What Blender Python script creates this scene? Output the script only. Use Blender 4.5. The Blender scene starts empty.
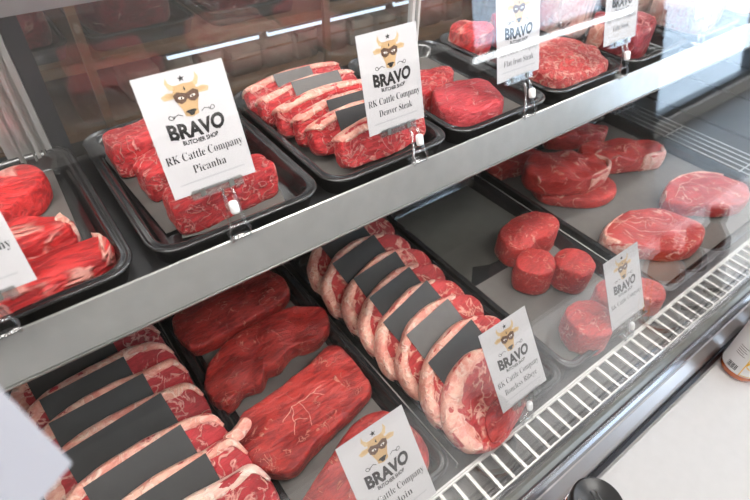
import bpy, bmesh, math, random
from mathutils import Vector, Matrix, noise
C = bpy.context.scene.collection
S = 0.8            # scene unit: the camera stands 0.8 m above the case deck
KX = 1.0           # plan scale of the group being laid out
Z0 = 0.75          # deck height over the shop floor
def W(x, y, z=0.0): return Vector((x*S, y*S, Z0 + z*S))
R = math.radians

# ------------------------------------------------------------------ materials
def new_mat(name):
    m = bpy.data.materials.new(name); m.use_nodes = True
    nt = m.node_tree; b = nt.nodes['Principled BSDF']
    return m, nt, b
def N(nt, t, **kw):
    n = nt.nodes.new(t)
    for k, v in kw.items():
        if k in n.inputs: n.inputs[k].default_value = v
        else: setattr(n, k, v)
    return n
def plain(name, col, rough=.5, metal=0., spec=.5, bump=0., bscale=80., var=0., emit=0., coat=0., alpha=1.):
    m, nt, b = new_mat(name)
    b.inputs['Base Color'].default_value = (*col, 1); b.inputs['Roughness'].default_value = rough
    b.inputs['Metallic'].default_value = metal; b.inputs['Specular IOR Level'].default_value = spec
    b.inputs['Coat Weight'].default_value = coat
    if emit:
        b.inputs['Emission Color'].default_value = (*col, 1); b.inputs['Emission Strength'].default_value = emit
    tc = N(nt, 'ShaderNodeTexCoord')
    if var or bump:
        nz = N(nt, 'ShaderNodeTexNoise', Scale=bscale, Detail=4.); nt.links.new(tc.outputs['Object'], nz.inputs['Vector'])
    if var:
        mx = N(nt, 'ShaderNodeMix', data_type='RGBA'); mx.inputs['A'].default_value = (*[c*(1-var) for c in col], 1)
        mx.inputs['B'].default_value = (*[min(1, c*(1+var)) for c in col], 1)
        nt.links.new(nz.outputs['Fac'], mx.inputs['Factor']); nt.links.new(mx.outputs['Result'], b.inputs['Base Color'])
    if bump:
        bp = N(nt, 'ShaderNodeBump', Strength=bump, Distance=.002)
        nt.links.new(nz.outputs['Fac'], bp.inputs['Height']); nt.links.new(bp.outputs['Normal'], b.inputs['Normal'])
    return m
def meat_mat(name, base, dark, fat, vein=.5, vscale=16., vw=.03, grain=(10, 70, 40), gstr=.5, rough=.36, bump=.5):
    m, nt, b = new_mat(name); L = nt.links.new
    tc = N(nt, 'ShaderNodeTexCoord'); oi = N(nt, 'ShaderNodeObjectInfo')
    ml = N(nt, 'ShaderNodeMath', operation='MULTIPLY'); ml.inputs[1].default_value = 37.; L(oi.outputs['Random'], ml.inputs[0])
    ad = N(nt, 'ShaderNodeVectorMath', operation='ADD'); L(tc.outputs['Object'], ad.inputs[0]); L(ml.outputs[0], ad.inputs[1])
    # large tone
    n0 = N(nt, 'ShaderNodeTexNoise', Scale=26., Detail=4., Roughness=.6); L(ad.outputs[0], n0.inputs['Vector'])
    # grain fibres
    mp = N(nt, 'ShaderNodeMapping'); mp.inputs['Scale'].default_value = grain; mp.inputs['Rotation'].default_value = (0, 0, .5); L(ad.outputs[0], mp.inputs['Vector'])
    n1 = N(nt, 'ShaderNodeTexNoise', Scale=4., Detail=5., Roughness=.65, Distortion=.6); L(mp.outputs[0], n1.inputs['Vector'])
    mixa = N(nt, 'ShaderNodeMath', operation='ADD'); L(n0.outputs['Fac'], mixa.inputs[0])
    sc = N(nt, 'ShaderNodeMath', operation='MULTIPLY_ADD'); L(n1.outputs['Fac'], sc.inputs[0]); sc.inputs[1].default_value = gstr*3; sc.inputs[2].default_value = -gstr*1.5
    L(sc.outputs[0], mixa.inputs[1])
    rp = N(nt, 'ShaderNodeMapRange'); rp.inputs['From Min'].default_value = .36; rp.inputs['From Max'].default_value = .62; L(mixa.outputs[0], rp.inputs['Value'])
    c1 = N(nt, 'ShaderNodeMix', data_type='RGBA'); c1.inputs['A'].default_value = (*dark, 1); c1.inputs['B'].default_value = (*base, 1); L(rp.outputs[0], c1.inputs['Factor'])
    # veins: thin ridges of a distorted noise, thinned by a second one
    n2 = N(nt, 'ShaderNodeTexNoise', Scale=vscale, Detail=3., Roughness=.55, Distortion=.9); L(ad.outputs[0], n2.inputs['Vector'])
    s2 = N(nt, 'ShaderNodeMath', operation='SUBTRACT'); L(n2.outputs['Fac'], s2.inputs[0]); s2.inputs[1].default_value = .5
    a2 = N(nt, 'ShaderNodeMath', operation='ABSOLUTE'); L(s2.outputs[0], a2.inputs[0])
    r2 = N(nt, 'ShaderNodeMapRange'); r2.inputs['From Min'].default_value = vw*.25; r2.inputs['From Max'].default_value = vw; r2.inputs['To Min'].default_value = 1.; r2.inputs['To Max'].default_value = 0.; L(a2.outputs[0], r2.inputs['Value'])
    n3 = N(nt, 'ShaderNodeTexNoise', Scale=vscale*1.7, Detail=2.); L(ad.outputs[0], n3.inputs['Vector'])
    r3 = N(nt, 'ShaderNodeMapRange'); r3.inputs['From Min'].default_value = .58-.3*vein; r3.inputs['From Max'].default_value = .68-.26*vein; L(n3.outputs['Fac'], r3.inputs['Value'])
    m3 = N(nt, 'ShaderNodeMath', operation='MULTIPLY'); L(r2.outputs[0], m3.inputs[0]); L(r3.outputs[0], m3.inputs[1])
    m4 = N(nt, 'ShaderNodeMath', operation='MULTIPLY'); L(m3.outputs[0], m4.inputs[0]); m4.inputs[1].default_value = .85
    c2 = N(nt, 'ShaderNodeMix', data_type='RGBA'); c2.inputs['B'].default_value = (*fat, 1); L(c1.outputs['Result'], c2.inputs['A']); L(m4.outputs[0], c2.inputs['Factor'])
    L(c2.outputs['Result'], b.inputs['Base Color'])
    hh = N(nt, 'ShaderNodeMath', operation='ADD'); L(n1.outputs['Fac'], hh.inputs[0]); L(m3.outputs[0], hh.inputs[1])
    bp = N(nt, 'ShaderNodeBump', Strength=min(1., bump*1.5), Distance=.005); L(hh.outputs[0], bp.inputs['Height']); L(bp.outputs['Normal'], b.inputs['Normal'])
    b.inputs['Roughness'].default_value = rough; b.inputs['Specular IOR Level'].default_value = .45
    b.inputs['Subsurface Weight'].default_value = .12; b.inputs['Subsurface Radius'].default_value = (1., .25, .15); b.inputs['Subsurface Scale'].default_value = .004
    return m
def glass_mat(name, tint=(.97, .98, .985), f0=.045, gcol=(1, 1, 1), rough=0., gain=1.):
    m, nt, b = new_mat(name); L = nt.links.new; nt.nodes.remove(b); out = nt.nodes['Material Output']
    lw = N(nt, 'ShaderNodeLayerWeight', Blend=.5)
    pw = N(nt, 'ShaderNodeMath', operation='POWER'); L(lw.outputs['Facing'], pw.inputs[0]); pw.inputs[1].default_value = 6.
    ma = N(nt, 'ShaderNodeMath', operation='MULTIPLY_ADD'); L(pw.outputs[0], ma.inputs[0]); ma.inputs[1].default_value = (1-f0)*gain; ma.inputs[2].default_value = f0
    tr = N(nt, 'ShaderNodeBsdfTransparent', Color=(*tint, 1)); gl = N(nt, 'ShaderNodeBsdfGlossy', Color=(*gcol, 1), Roughness=rough)
    mx = N(nt, 'ShaderNodeMixShader'); L(ma.outputs[0], mx.inputs[0]); L(tr.outputs[0], mx.inputs[1]); L(gl.outputs[0], mx.inputs[2])
    L(mx.outputs[0], out.inputs['Surface'])
    return m
FATC = (.80, .42, .33)
M = {}
M['prime'] = meat_mat('strip_beef', (.52, .035, .045), (.30, .012, .018), (.82, .42, .36), vein=.95, vscale=34, vw=.05, gstr=.25)
M['ribeye'] = meat_mat('ribeye_beef', (.56, .045, .045), (.34, .016, .018), (.84, .44, .34), vein=.75, vscale=28, vw=.045, gstr=.3)
M['lean'] = meat_mat('lean_beef', (.49, .040, .032), (.24, .011, .011), (.72, .30, .22), vein=.35, vscale=24, vw=.014, grain=(10, 40, 30), gstr=.45, bump=.5, rough=.32)
M['chuck'] = meat_mat('chuck_beef', (.56, .050, .042), (.38, .022, .02), (.80, .40, .31), vein=.42, vscale=16, vw=.022, gstr=.5)
M['filet'] = meat_mat('filet_beef', (.54, .040, .035), (.36, .018, .016), (.78, .34, .26), vein=.4, vscale=26, vw=.018, grain=(20, 50, 40), gstr=.6)
M['bright'] = meat_mat('coarse_beef', (.66, .045, .050), (.42, .016, .022), (.84, .36, .32), vein=.75, vscale=46, vw=.04, grain=(12, 70, 50), gstr=1.0, bump=.8)
M['triangle'] = meat_mat('fibrous_beef', (.66, .032, .032), (.36, .010, .012), (.85, .40, .33), vein=.3, vscale=12, vw=.05, grain=(6, 50, 35), gstr=.8, bump=.7)
M['pinkbeef'] = meat_mat('fine_grained_beef', (.66, .070, .085), (.48, .030, .042), (.84, .40, .38), vein=.35, vscale=30, vw=.03, grain=(12, 75, 45), gstr=1.1, bump=1.)
M['cubed'] = meat_mat('cubed_beef', (.66, .090, .085), (.44, .030, .030), (.85, .45, .38), vein=.5, vscale=60, vw=.08, grain=(60, 70, 60), gstr=.8, bump=1.)
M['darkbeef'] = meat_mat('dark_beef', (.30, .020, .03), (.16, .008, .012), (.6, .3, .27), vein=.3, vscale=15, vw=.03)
M['fat'] = meat_mat('beef_fat', (.80, .44, .34), (.66, .24, .19), (.86, .60, .50), vein=.5, vscale=30, vw=.05, grain=(20, 40, 40), gstr=.35, rough=.42, bump=.4)
M['palefat'] = meat_mat('pale_fat', (.84, .60, .50), (.76, .40, .34), (.88, .72, .64), vein=.5, vscale=30, vw=.05, gstr=.3, rough=.45, bump=.4)
M['black_plastic'] = plain('black_tray_plastic', (.012, .012, .013), .22, spec=.6, coat=.3, bump=.05, bscale=300)
M['liner'] = plain('grey_liner_paper', (.130, .119, .109), .75, var=.18, bscale=40, bump=.25)
M['olive_liner'] = plain('damp_liner_paper', (.085, .082, .072), .6, var=.2, bscale=30, bump=.25)  # liner paper in a darker olive tone
M['slip'] = plain('charcoal_paper', (.035, .035, .036), .7, var=.2, bscale=60, bump=.2)
M['grey_slip'] = plain('grey_paper', (.115, .108, .104), .7, var=.2, bscale=60, bump=.2)
M['deck'] = plain('black_deck', (.022, .021, .021), .35, var=.3, bscale=20, bump=.1)
M['alu'] = plain('brushed_aluminium', (.62, .62, .60), .2, metal=1., var=.12, bscale=60, bump=.03)
M['alu_dull'] = plain('satin_aluminium', (.50, .51, .53), .38, metal=1., var=.1, bscale=40)
M['chrome'] = plain('polished_steel', (.36, .36, .38), .25, metal=1.)
M['steel'] = plain('stainless_steel', (.50, .47, .46), .38, metal=1., var=.06, bscale=30)
M['channel'] = plain('grey_channel', (.20, .20, .19), .35, metal=.6, var=.15, bscale=60)
M['white_wire'] = plain('white_coated_wire', (.62, .61, .59), .35)
M['pale_metal'] = plain('pale_slat_metal', (.52, .51, .49), .34, metal=.35, var=.1, bscale=90)
M['gasket'] = plain('black_gasket', (.008, .008, .012), .35)
M['counter'] = plain('white_stone_counter', (.54, .525, .52), .3, var=.05, bscale=55, bump=.03)
M['card'] = plain('white_card', (.58, .57, .595), .6)
M['ink'] = plain('black_ink', (.012, .011, .013), .5)
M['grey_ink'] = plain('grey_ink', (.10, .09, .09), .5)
M['rule'] = plain('pale_grey_rule', (.48, .48, .51), .5)
M['tan'] = plain('tan_ink', (.54, .35, .17), .5)
M['brown'] = plain('brown_ink', (.10, .045, .025), .5)
M['knob'] = plain('white_nylon', (.82, .82, .82), .35)
M['clear'] = glass_mat('clear_acrylic', (.95, .96, .965), .16, rough=.18)
M['sleeve'] = glass_mat('clear_sleeve', (.97, .97, .97), .008, gain=.4)
M['front_glass'] = glass_mat('front_glass', (.985, .99, .99), .042)
M['rear_glass'] = glass_mat('rear_door_glass', (.84, .86, .88), .09)
M['wrap'] = glass_mat('plastic_wrap', (.90, .90, .92), .16, rough=.12)
M['wood'] = plain('oiled_wood', (.26, .125, .05), .5, var=.35, bscale=14, bump=.15)
M['darkwood'] = plain('dark_back_panel', (.045, .034, .028), .6, var=.3, bscale=8)
M['trim'] = plain('grey_beige_panel', (.09, .08, .07), .6, var=.2, bscale=5)
M['rail'] = plain('worn_aluminium', (.47, .465, .45), .22, metal=.55, var=.14, bscale=45)
M['blank'] = plain('pale_lavender_card', (.43, .42, .46), .6)
M['pan'] = plain('dark_pan_metal', (.085, .083, .08), .5, metal=.2, var=.2, bscale=40)
M['kraft'] = plain('kraft_paper', (.33, .23, .16), .75, var=.15, bscale=20)
M['tube'] = plain('strip_light_glow', (.80, .92, 1.), .5, emit=1.3)
M['bright_tube'] = plain('window_strip_glow', (.93, .97, 1.), .5, emit=8.)
M['panel'] = plain('ceiling_panel_glow', (1., .97, .93), .5, emit=20.)
M['led'] = plain('led_glow', (1., .95, .90), .5, emit=3.)
M['plaster'] = plain('wall_paint', (.62, .59, .55), .8, var=.06, bscale=6)
M['dark_paint'] = plain('front_wall_paint', (.62, .60, .57), .7, var=.1, bscale=6)
M['ceiling'] = plain('ceiling_paint', (.7, .69, .67), .85)
M['floor'] = plain('concrete_floor', (.13, .12, .11), .4, var=.3, bscale=4)
M['frame'] = plain('window_frame_paint', (.05, .055, .06), .4)
M['cap'] = plain('black_cap', (.012, .011, .012), .35, bump=.05)
M['cap_mark'] = plain('grey_moulding', (.10, .10, .10), .35)
M['sauce'] = plain('orange_sauce', (.46, .085, .010), .12, coat=1., var=.3, bscale=25)
M['dark_sauce'] = plain('brown_sauce', (.09, .022, .008), .12, coat=1.)
M['label'] = plain('white_label', (.78, .77, .78), .5)
M['yellow'] = plain('yellow_ink', (.85, .46, .03), .5)
M['street'] = plain('street_paving', (.80, .82, .84), .8, var=.2, bscale=1.5)
M['pale_facade'] = plain('pale_facade', (.85, .86, .88), .8, var=.1, bscale=.6)
M['shelfmetal'] = plain('black_shelf_steel', (.02, .02, .021), .3, var=.2, bscale=30)

# ------------------------------------------------------------------ helpers
def tag(o, label=None, cat=None, group=None, kind=None):
    if label: o['label'] = label
    if cat: o['category'] = cat
    if group: o['group'] = group
    if kind: o['kind'] = kind
    return o
def thing(name, label, cat, mat=None, group=None):
    o = bpy.data.objects.new(name, None); C.objects.link(o); o.empty_display_size = .02
    o.matrix_world = mat if mat is not None else Matrix.Identity(4)
    return tag(o, label, cat, group)
def obj(name, bm, m, parent=None, smooth=False, mat=None, mats=None, label=None):
    me = bpy.data.meshes.new(name); bmesh.ops.recalc_face_normals(bm, faces=bm.faces); bm.to_mesh(me); bm.free()
    for x in (mats or [m]): me.materials.append(x)
    if smooth:
        for p in me.polygons: p.use_smooth = True
    o = bpy.data.objects.new(name, me); C.objects.link(o)
    if parent: o.parent = parent
    if mat is not None: o.matrix_local = mat
    if label: o['label'] = label
    return o
def T(v): return Matrix.Translation(v)
def Rot(a, ax): return Matrix.Rotation(R(a), 4, ax)
def box(bm, x0, x1, y0, y1, z0, z1, bev=0., mi=0):
    v = [bm.verts.new(p) for p in ((x0,y0,z0),(x1,y0,z0),(x1,y1,z0),(x0,y1,z0),(x0,y0,z1),(x1,y0,z1),(x1,y1,z1),(x0,y1,z1))]
    fs = [bm.faces.new([v[i] for i in f]) for f in ((3,2,1,0),(4,5,6,7),(0,1,5,4),(1,2,6,5),(2,3,7,6),(3,0,4,7))]
    for f in fs: f.material_index = mi
    if bev: bmesh.ops.bevel(bm, geom=list({e for f in fs for e in f.edges}), offset=bev, segments=2, affect='EDGES')
def wbox(bm, a, b, bev=0.):      # box between two points given in scene units
    p, q = W(*a), W(*b)
    box(bm, min(p.x,q.x), max(p.x,q.x), min(p.y,q.y), max(p.y,q.y), min(p.z,q.z), max(p.z,q.z), bev)
def loft(bm, rings, cap0=True, cap1=True, closed=True, mi=0):
    vs = [[bm.verts.new(p) for p in r] for r in rings]; n = len(rings[0])
    for a, b in zip(vs, vs[1:]):
        for i in range(n if closed else n-1):
            j = (i+1) % n
            f = bm.faces.new((a[i], a[j], b[j], b[i])); f.material_index = mi
    if cap0: bm.faces.new(vs[0][::-1]).material_index = mi
    if cap1: bm.faces.new(vs[-1]).material_index = mi
def lathe(bm, prof, n=40, mi=0, c=(0, 0)):
    rings = [[(c[0]+r*math.cos(2*math.pi*i/n), c[1]+r*math.sin(2*math.pi*i/n), z) for i in range(n)] for r, z in prof]
    loft(bm, rings, mi=mi)
def tube(bm, pts, r, n=8, mi=0):
    pts = [Vector(p) for p in pts]; rings = []
    up = Vector((.123, .321, .94))
    for i, p in enumerate(pts):
        d = (pts[min(i+1, len(pts)-1)] - pts[max(i-1, 0)]).normalized()
        a = d.cross(up).normalized(); b = d.cross(a)
        rings.append([p + r*(a*math.cos(2*math.pi*k/n) + b*math.sin(2*math.pi*k/n)) for k in range(n)])
    loft(bm, rings, mi=mi)
def rrect(w, d, r, n=7):
    out = []
    for cx, cy, a0 in ((w/2-r, d/2-r, 0), (-w/2+r, d/2-r, 90), (-w/2+r, -d/2+r, 180), (w/2-r, -d/2+r, 270)):
        for k in range(n): a = R(a0+90*k/(n-1)); out.append((cx+r*math.cos(a), cy+r*math.sin(a)))
    return out
def smooth_closed(pts, n=96):
    P = [Vector((*p, 0)) for p in pts]; m = len(P); out = []
    dens = 12
    for i in range(m):
        a, b, c, d = P[i-1], P[i], P[(i+1) % m], P[(i+2) % m]
        for k in range(dens):
            t = k/dens
            out.append(.5*((2*b)+(c-a)*t+(2*a-5*b+4*c-d)*t*t+(3*b-a-3*c+d)*t**3))
    L = [0]
    for i in range(len(out)): L.append(L[-1]+(out[(i+1) % len(out)]-out[i]).length)
    res = []; j = 0
    for k in range(n):
        s = L[-1]*k/n
        while L[j+1] < s: j += 1
        f = (s-L[j])/max(1e-9, L[j+1]-L[j]); q = out[j].lerp(out[(j+1) % len(out)], f); res.append((q.x, q.y))
    return res
def wobble(p, seed, sc, amp):
    q = Vector(p)*sc + Vector((seed*7.13, seed*3.7, seed*1.9))
    return Vector(p) + amp*noise.noise_vector(q)
PROF = [(.35, 0), (.7, 0), (.9, .0), (.965, .03), (.99, .12), (1., .26), (1.005, .42), (1.005, .58), (1., .74), (.995, .86), (.98, .945), (.955, .985), (.92, 1.), (.86, 1.), (.79, 1.), (.71, 1.), (.62, 1.), (.53, 1.), (.44, 1.), (.34, 1.), (.23, 1.), (.12, 1.), (.03, 1.)]
def slab_bm(outline, t, seed, amp=.0018, sc=38., dome=.08, lump=0.):
    o = smooth_closed(outline); cx = sum(p[0] for p in o)/len(o); cy = sum(p[1] for p in o)/len(o)
    bm = bmesh.new(); rings = []
    for s, z in PROF:
        ring = []
        for x, y in o:
            px, py = cx+(x-cx)*s, cy+(y-cy)*s
            zz = z*t*(1+(dome*(1-s*s) if z > .5 else 0))
            if lump and z > .5: zz += lump*t*noise.noise(Vector((px*22+seed*5, py*22, seed)))
            w = wobble((px, py, zz), seed, sc, amp); w += (wobble((px, py, zz), seed+3, sc*3.1, amp*.45)-Vector((px, py, zz)))
            if z == 0: w.z = max(0., w.z*.2)
            w.z = max(0., w.z)
            ring.append(w)
        rings.append(ring)
    loft(bm, rings); return bm
def band_bm(path, width, t, seed, over=.0012, amp=.0012):
    # rounded strip of fat swept along an open outline (list of 2D points), inward = left of travel
    P = []
    m = len(path)
    for i in range(m-1):
        a = Vector(path[max(0, i-1)]); b = Vector(path[i]); c = Vector(path[i+1]); d = Vector(path[min(m-1, i+2)])
        for k in range(7):
            u = k/7; P.append(.5*((2*b)+(c-a)*u+(2*a-5*b+4*c-d)*u*u+(3*b-a-3*c+d)*u**3))
    P.append(Vector(path[-1])); n = len(P); rings = []
    for i, p in enumerate(P):
        d = (P[min(i+1, n-1)]-P[max(i-1, 0)]).normalized(); inw = Vector((-d.y, d.x))
        e = min(1., .25+4*min(i, n-1-i)/n); wd = width*e*(.6+.7*i/n)*(1+.25*noise.noise(Vector((i*.35, seed*3.1, 0))))
        ring = []
        for u, v in ((-over, .25), (-over-.0006, .5), (-over, .78), (.0015, .97), (wd*.5, 1.03), (wd*.92, 1.02), (wd, .9), (wd, .1), (wd*.9, -.02), (wd*.4, -.03), (.001, .04)):
            q = p + inw*u; z = v*t + (over if v > .9 else (-over*.4 if v < .1 else 0))
            ring.append(wobble((q.x, q.y, z), seed+9, 45., amp))
        rings.append(ring)
    bm = bmesh.new(); loft(bm, rings); return bm
def sheet_bm(w, d, t=.0006, seed=0, curl=.001, n=14, torn=0.):
    bm = bmesh.new(); top = []
    for lay in (0, 1):
        rows = []
        for j in range(n+1):
            row = []
            for i in range(n+1):
                x = (i/n-.5)*w; y = (j/n-.5)*d
                if torn and j == 0: y += torn*(noise.noise(Vector((x*18, seed, 0)))+.4*noise.noise(Vector((x*60, seed, 2))))
                z = lay*t + curl*(1+noise.noise(Vector((x*14+seed, y*14, seed))))
                row.append(bm.verts.new((x, y, z)))
            rows.append(row)
        top.append(rows)
    for j in range(n):
        for i in range(n):
            a = top[1]; bm.faces.new((a[j][i], a[j][i+1], a[j+1][i+1], a[j+1][i]))
            a = top[0]; bm.faces.new((a[j][i], a[j+1][i], a[j+1][i+1], a[j][i+1]))
    for k in range(n):
        for e in (lambda q: (q[0][k], q[0][k+1]), lambda q: (q[n][k+1], q[n][k]), lambda q: (q[k+1][0], q[k][0]), lambda q: (q[k][n], q[k+1][n])):
            (a, b), (c, d2) = e(top[0]), e(top[1]); bm.faces.new((a, b, d2, c))
    return bm
def tray(x0, x1, y0, y1, z, label, group, depth=.028, r=.028, rim=.007, foot=0.):
    w, d = (x1-x0)*S, (y1-y0)*S
    t = thing('display_tray', label, 'tray', T(W((x0+x1)/2, (y0+y1)/2, z)), group)
    def ring(k, zz): return [(x, y, zz) for x, y in rrect(w-2*k, d-2*k, max(.004, r-k*.6))]
    bm = bmesh.new()
    loft(bm, [ring(.010, 0), ring(.004, depth-.006), ring(.0015, depth-.005), ring(0, depth-.002), ring(.001, depth), ring(.0035, depth+.0005), ring(.005, depth-.0018), ring(.007, depth-.0018),
              ring(.009, depth), ring(.012, depth-.001), ring(.0145, depth-.009), ring(.016, depth-.012), ring(.019, .006), ring(.023, .0022), ring(.030, .0015)])
    obj('tray_body', bm, M['black_plastic'], t, smooth=True)
    return t
def liner(x, y, z, w, d, rz, label, m='liner', torn=0., seed=0, group=None):
    o = obj('liner_paper', sheet_bm(w*S, d*S, seed=seed, curl=.0006, torn=torn*S), M[m], smooth=False, mat=T(W(x*KX, y*KX, z)) @ Rot(rz, 'Z'))
    return tag(o, label, 'paper', group)

# ------------------------------------------------------------------ deck and lower trays
def struct(name, bm, m, smooth=False): return tag(obj(name, bm, m, smooth=smooth), kind='structure')
case = thing('refrigerated_display_case', 'long refrigerated meat display case with a glass front', 'display case', T(W(.9, .55, -.9)))
inv = case.matrix_world.inverted()
def part(name, bm, m, parent=None, smooth=False, label=None):
    bm.transform(inv); return obj(name, bm, m, parent or case, smooth, label=label)
XL, XR = -.75, 3.9
b = bmesh.new(); wbox(b, (XL, .162, -.06), (XR, .99, -.016)); part('deck', b, M['deck'])
b = bmesh.new(); wbox(b, (XL, .176, -.016), (XR, .246, -.012)); part('grille_pan', b, M['pan'])
b = bmesh.new()
for k in range(5):
    x = 2.2+k*.33; wbox(b, (x, .27, -.016), (x+.32, .97, -.008), .002)
part('deck_plate', b, M['deck'], label='dark empty deck plates')
b = bmesh.new(); wbox(b, (XL, .05, -.9), (XR, .99, -.06)); part('base_cabinet', b, M['steel'])
# sill, from the glass outwards
def sweepx(bm, prof, x0=XL, x1=XR):
    a = [W(x0, y, z) for y, z in prof]; c = [W(x1, y, z) for y, z in prof]; loft(bm, [a, c])
b = bmesh.new(); sweepx(b, [(.166, -.03), (.166, .006), (.158, .008), (.150, .004), (.148, -.03)]); part('glass_channel', b, M['channel'])
b = bmesh.new(); sweepx(b, [(.152, -.05), (.152, -.004), (.150, .004), (.145, .008), (.140, .008), (.134, .005), (.130, -.002), (.130, -.05)]); part('front_rail', b, M['chrome'], smooth=False)
b = bmesh.new(); sweepx(b, [(.130, -.06), (.130, -.003), (.127, -.003), (.110, -.020), (.104, -.032), (.103, -.06)]); part('sill_plate', b, M['steel'])
b = bmesh.new(); sweepx(b, [(.103, -.06), (.103, -.036), (.098, -.034), (.092, -.042), (.092, -.06)]); part('sill_gasket', b, M['gasket'])
# front glass leaning back
TG = math.tan(R(8.5))
def gy(z): return .157 + TG*z
b = bmesh.new(); sweepx(b, [(gy(0), 0), (gy(1.25), 1.25), (gy(1.25)+.007, 1.25), (gy(0)+.007, 0)]); part('front_glass', b, M['front_glass'])
# top canopy with its lamp
b = bmesh.new(); wbox(b, (XL, .33, 1.27), (XR, .99, 1.37), .01); part('canopy', b, M['alu_dull'])
b = bmesh.new(); wbox(b, (XL, .350, 1.115), (XR, .356, 1.27)); part('canopy_fascia', b, M['alu_dull'])  # unseen shield, added to keep the lamp's light off the blank card
b = bmesh.new(); wbox(b, (XL+.1, .365, 1.252), (XR-.1, .425, 1.27)); part('canopy_lamp', b, M['led'])
# rear of the case
b = bmesh.new(); wbox(b, (XL, .965, -.016), (XR, .985, .40)); part('rear_panel', b, M['shelfmetal'])
b = bmesh.new(); wbox(b, (XL, .965, .40), (XR, .985, .435)); part('rear_track', b, M['shelfmetal'])
b = bmesh.new(); wbox(b, (-.035, .945, .435), (.032, .975, 1.27)); wbox(b, (-.02, .940, .435), (-.012, .946, 1.27)); wbox(b, (.006, .940, .435), (.012, .946, 1.27)); wbox(b, (.022, .940, .435), (.027, .946, 1.27)); part('rear_door_stile', b, M['rail'])
for gx in (-.016, .001, .017):
    b = bmesh.new(); wbox(b, (gx, .9385, .436), (gx+.0035, .9455, 1.269)); part('stile_groove', b, M['channel'])  # dark strips on the face, groove shade put into their colour
b = bmesh.new(); wbox(b, (.033, .955, .435), (.062, .985, 1.27)); part('door_seal', b, M['gasket'])
b = bmesh.new(); wbox(b, (.062, .966, .435), (.86, .972, 1.27)); part('rear_door_pane', b, M['rear_glass'])
b = bmesh.new(); wbox(b, (.87, .976, .435), (XR, .982, 1.27)); part('rear_door_pane', b, M['rear_glass'])
b = bmesh.new(); wbox(b, (XL, .966, .435), (-.036, .972, 1.27)); part('rear_door_pane', b, M['rear_glass'])
b = bmesh.new(); wbox(b, (.838, .958, .435), (.846, .974, 1.27)); wbox(b, (.856, .958, .435), (.862, .985, 1.27)); part('rear_door_edge', b, M['white_wire'])
b = bmesh.new(); wbox(b, (XL, .95, .722), (.25, .975, .80)); part('rear_rail', b, M['alu_dull'])
b = bmesh.new(); wbox(b, (XL-.02, .10, -.06), (XL, .99, 1.37)); part('end_panel', b, M['plaster'])
b = bmesh.new(); wbox(b, (XR, .10, -.06), (XR+.02, .99, 1.37)); part('end_panel', b, M['plaster'])
# upper shelf
shelf = thing('display_shelf', 'upper case shelf with a wide brushed metal front edge', 'shelf', T(W(.9, .56, .48)))
inv2 = shelf.matrix_world.inverted()
b = bmesh.new(); wbox(b, (XL, .566, .458), (XR, .960, .4735)); b.transform(inv2); obj('shelf_board', b, M['shelfmetal'], shelf)
b = bmesh.new(); sweepx(b, [(.568, .485), (.566, .4995), (.5638, .5003), (.5622, .4990), (.5455, .4365), (.5475, .4345), (.5505, .4350), (.566, .470)]); b.transform(inv2); obj('price_rail', b, M['rail'], shelf)
b = bmesh.new(); sweepx(b, [(.5515, .4345), (.5475, .4335), (.5445, .4360), (.5430, .4345), (.5445, .4305), (.5515, .4305)]); b.transform(inv2); obj('rail_lip', b, M['channel'], shelf)
for x in (-.2, .47, 1.23, 2.2):
    b = bmesh.new(); wbox(b, (x, .6, .435), (x+.012, .955, .458)); b.transform(inv2); obj('shelf_bracket', b, M['shelfmetal'], shelf)

# deck dividers
def divider(x, label, wires=(0.,), tie=()):
    t = thing('deck_divider', label, 'divider', T(W(x, .6, -.008)), None)
    for w in wires:
        b = bmesh.new(); tube(b, [(w*S, -.335*S, .014), (w*S, .35*S, .014)], .0013, 6)
        tube(b, [(w*S, -.335*S, .014), (w*S, -.335*S, 0)], .0013, 6); tube(b, [(w*S, .35*S, .014), (w*S, .35*S, 0)], .0013, 6)
        obj('wire', b, M['white_wire'] if len(wires) > 1 else M['steel'], t, True)
    for y in tie:
        b = bmesh.new(); tube(b, [((wires[0]-.004)*S, (y-.6)*S, .0115), ((wires[-1]+.004)*S, (y-.6)*S, .0115)], .0016, 6); obj('cross_tie', b, M['white_wire'], t, True)
divider(.085, 'thin steel divider rod between the strip steaks and the sirloin steaks')
divider(.424, 'thin steel divider rod between the sirloin steaks and the ribeyes')
divider(1.143, 'double white wire divider between the filets and the wide tray of chuck steaks', (0, .012), (.43, .66, .90))
divider(1.885, 'wide white wire divider rack of six wires right of the chuck steaks', (0, .032, .064, .096, .128, .160), (.44, .72, .93))

# front grille
g = thing('air_return_grille', 'pale slatted air grille along the foot of the front glass', 'grille', T(W(.9, .21, 0)))
gi = g.matrix_world.inverted()
b = bmesh.new(); wbox(b, (XL, .177, .000), (XR, .1805, .007)); wbox(b, (XL, .2415, .000), (XR, .2450, .008)); wbox(b, (XL, .246, -.016), (XR, .250, .008)); b.transform(gi); obj('grille_frame', b, M['pale_metal'], g)
b = bmesh.new(); x = XL+.01
while x < XR: wbox(b, (x, .180, .001), (x+.0070, .242, .006)); x += .0342
b.transform(gi); obj('grille_slats', b, M['pale_metal'], g)

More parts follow.
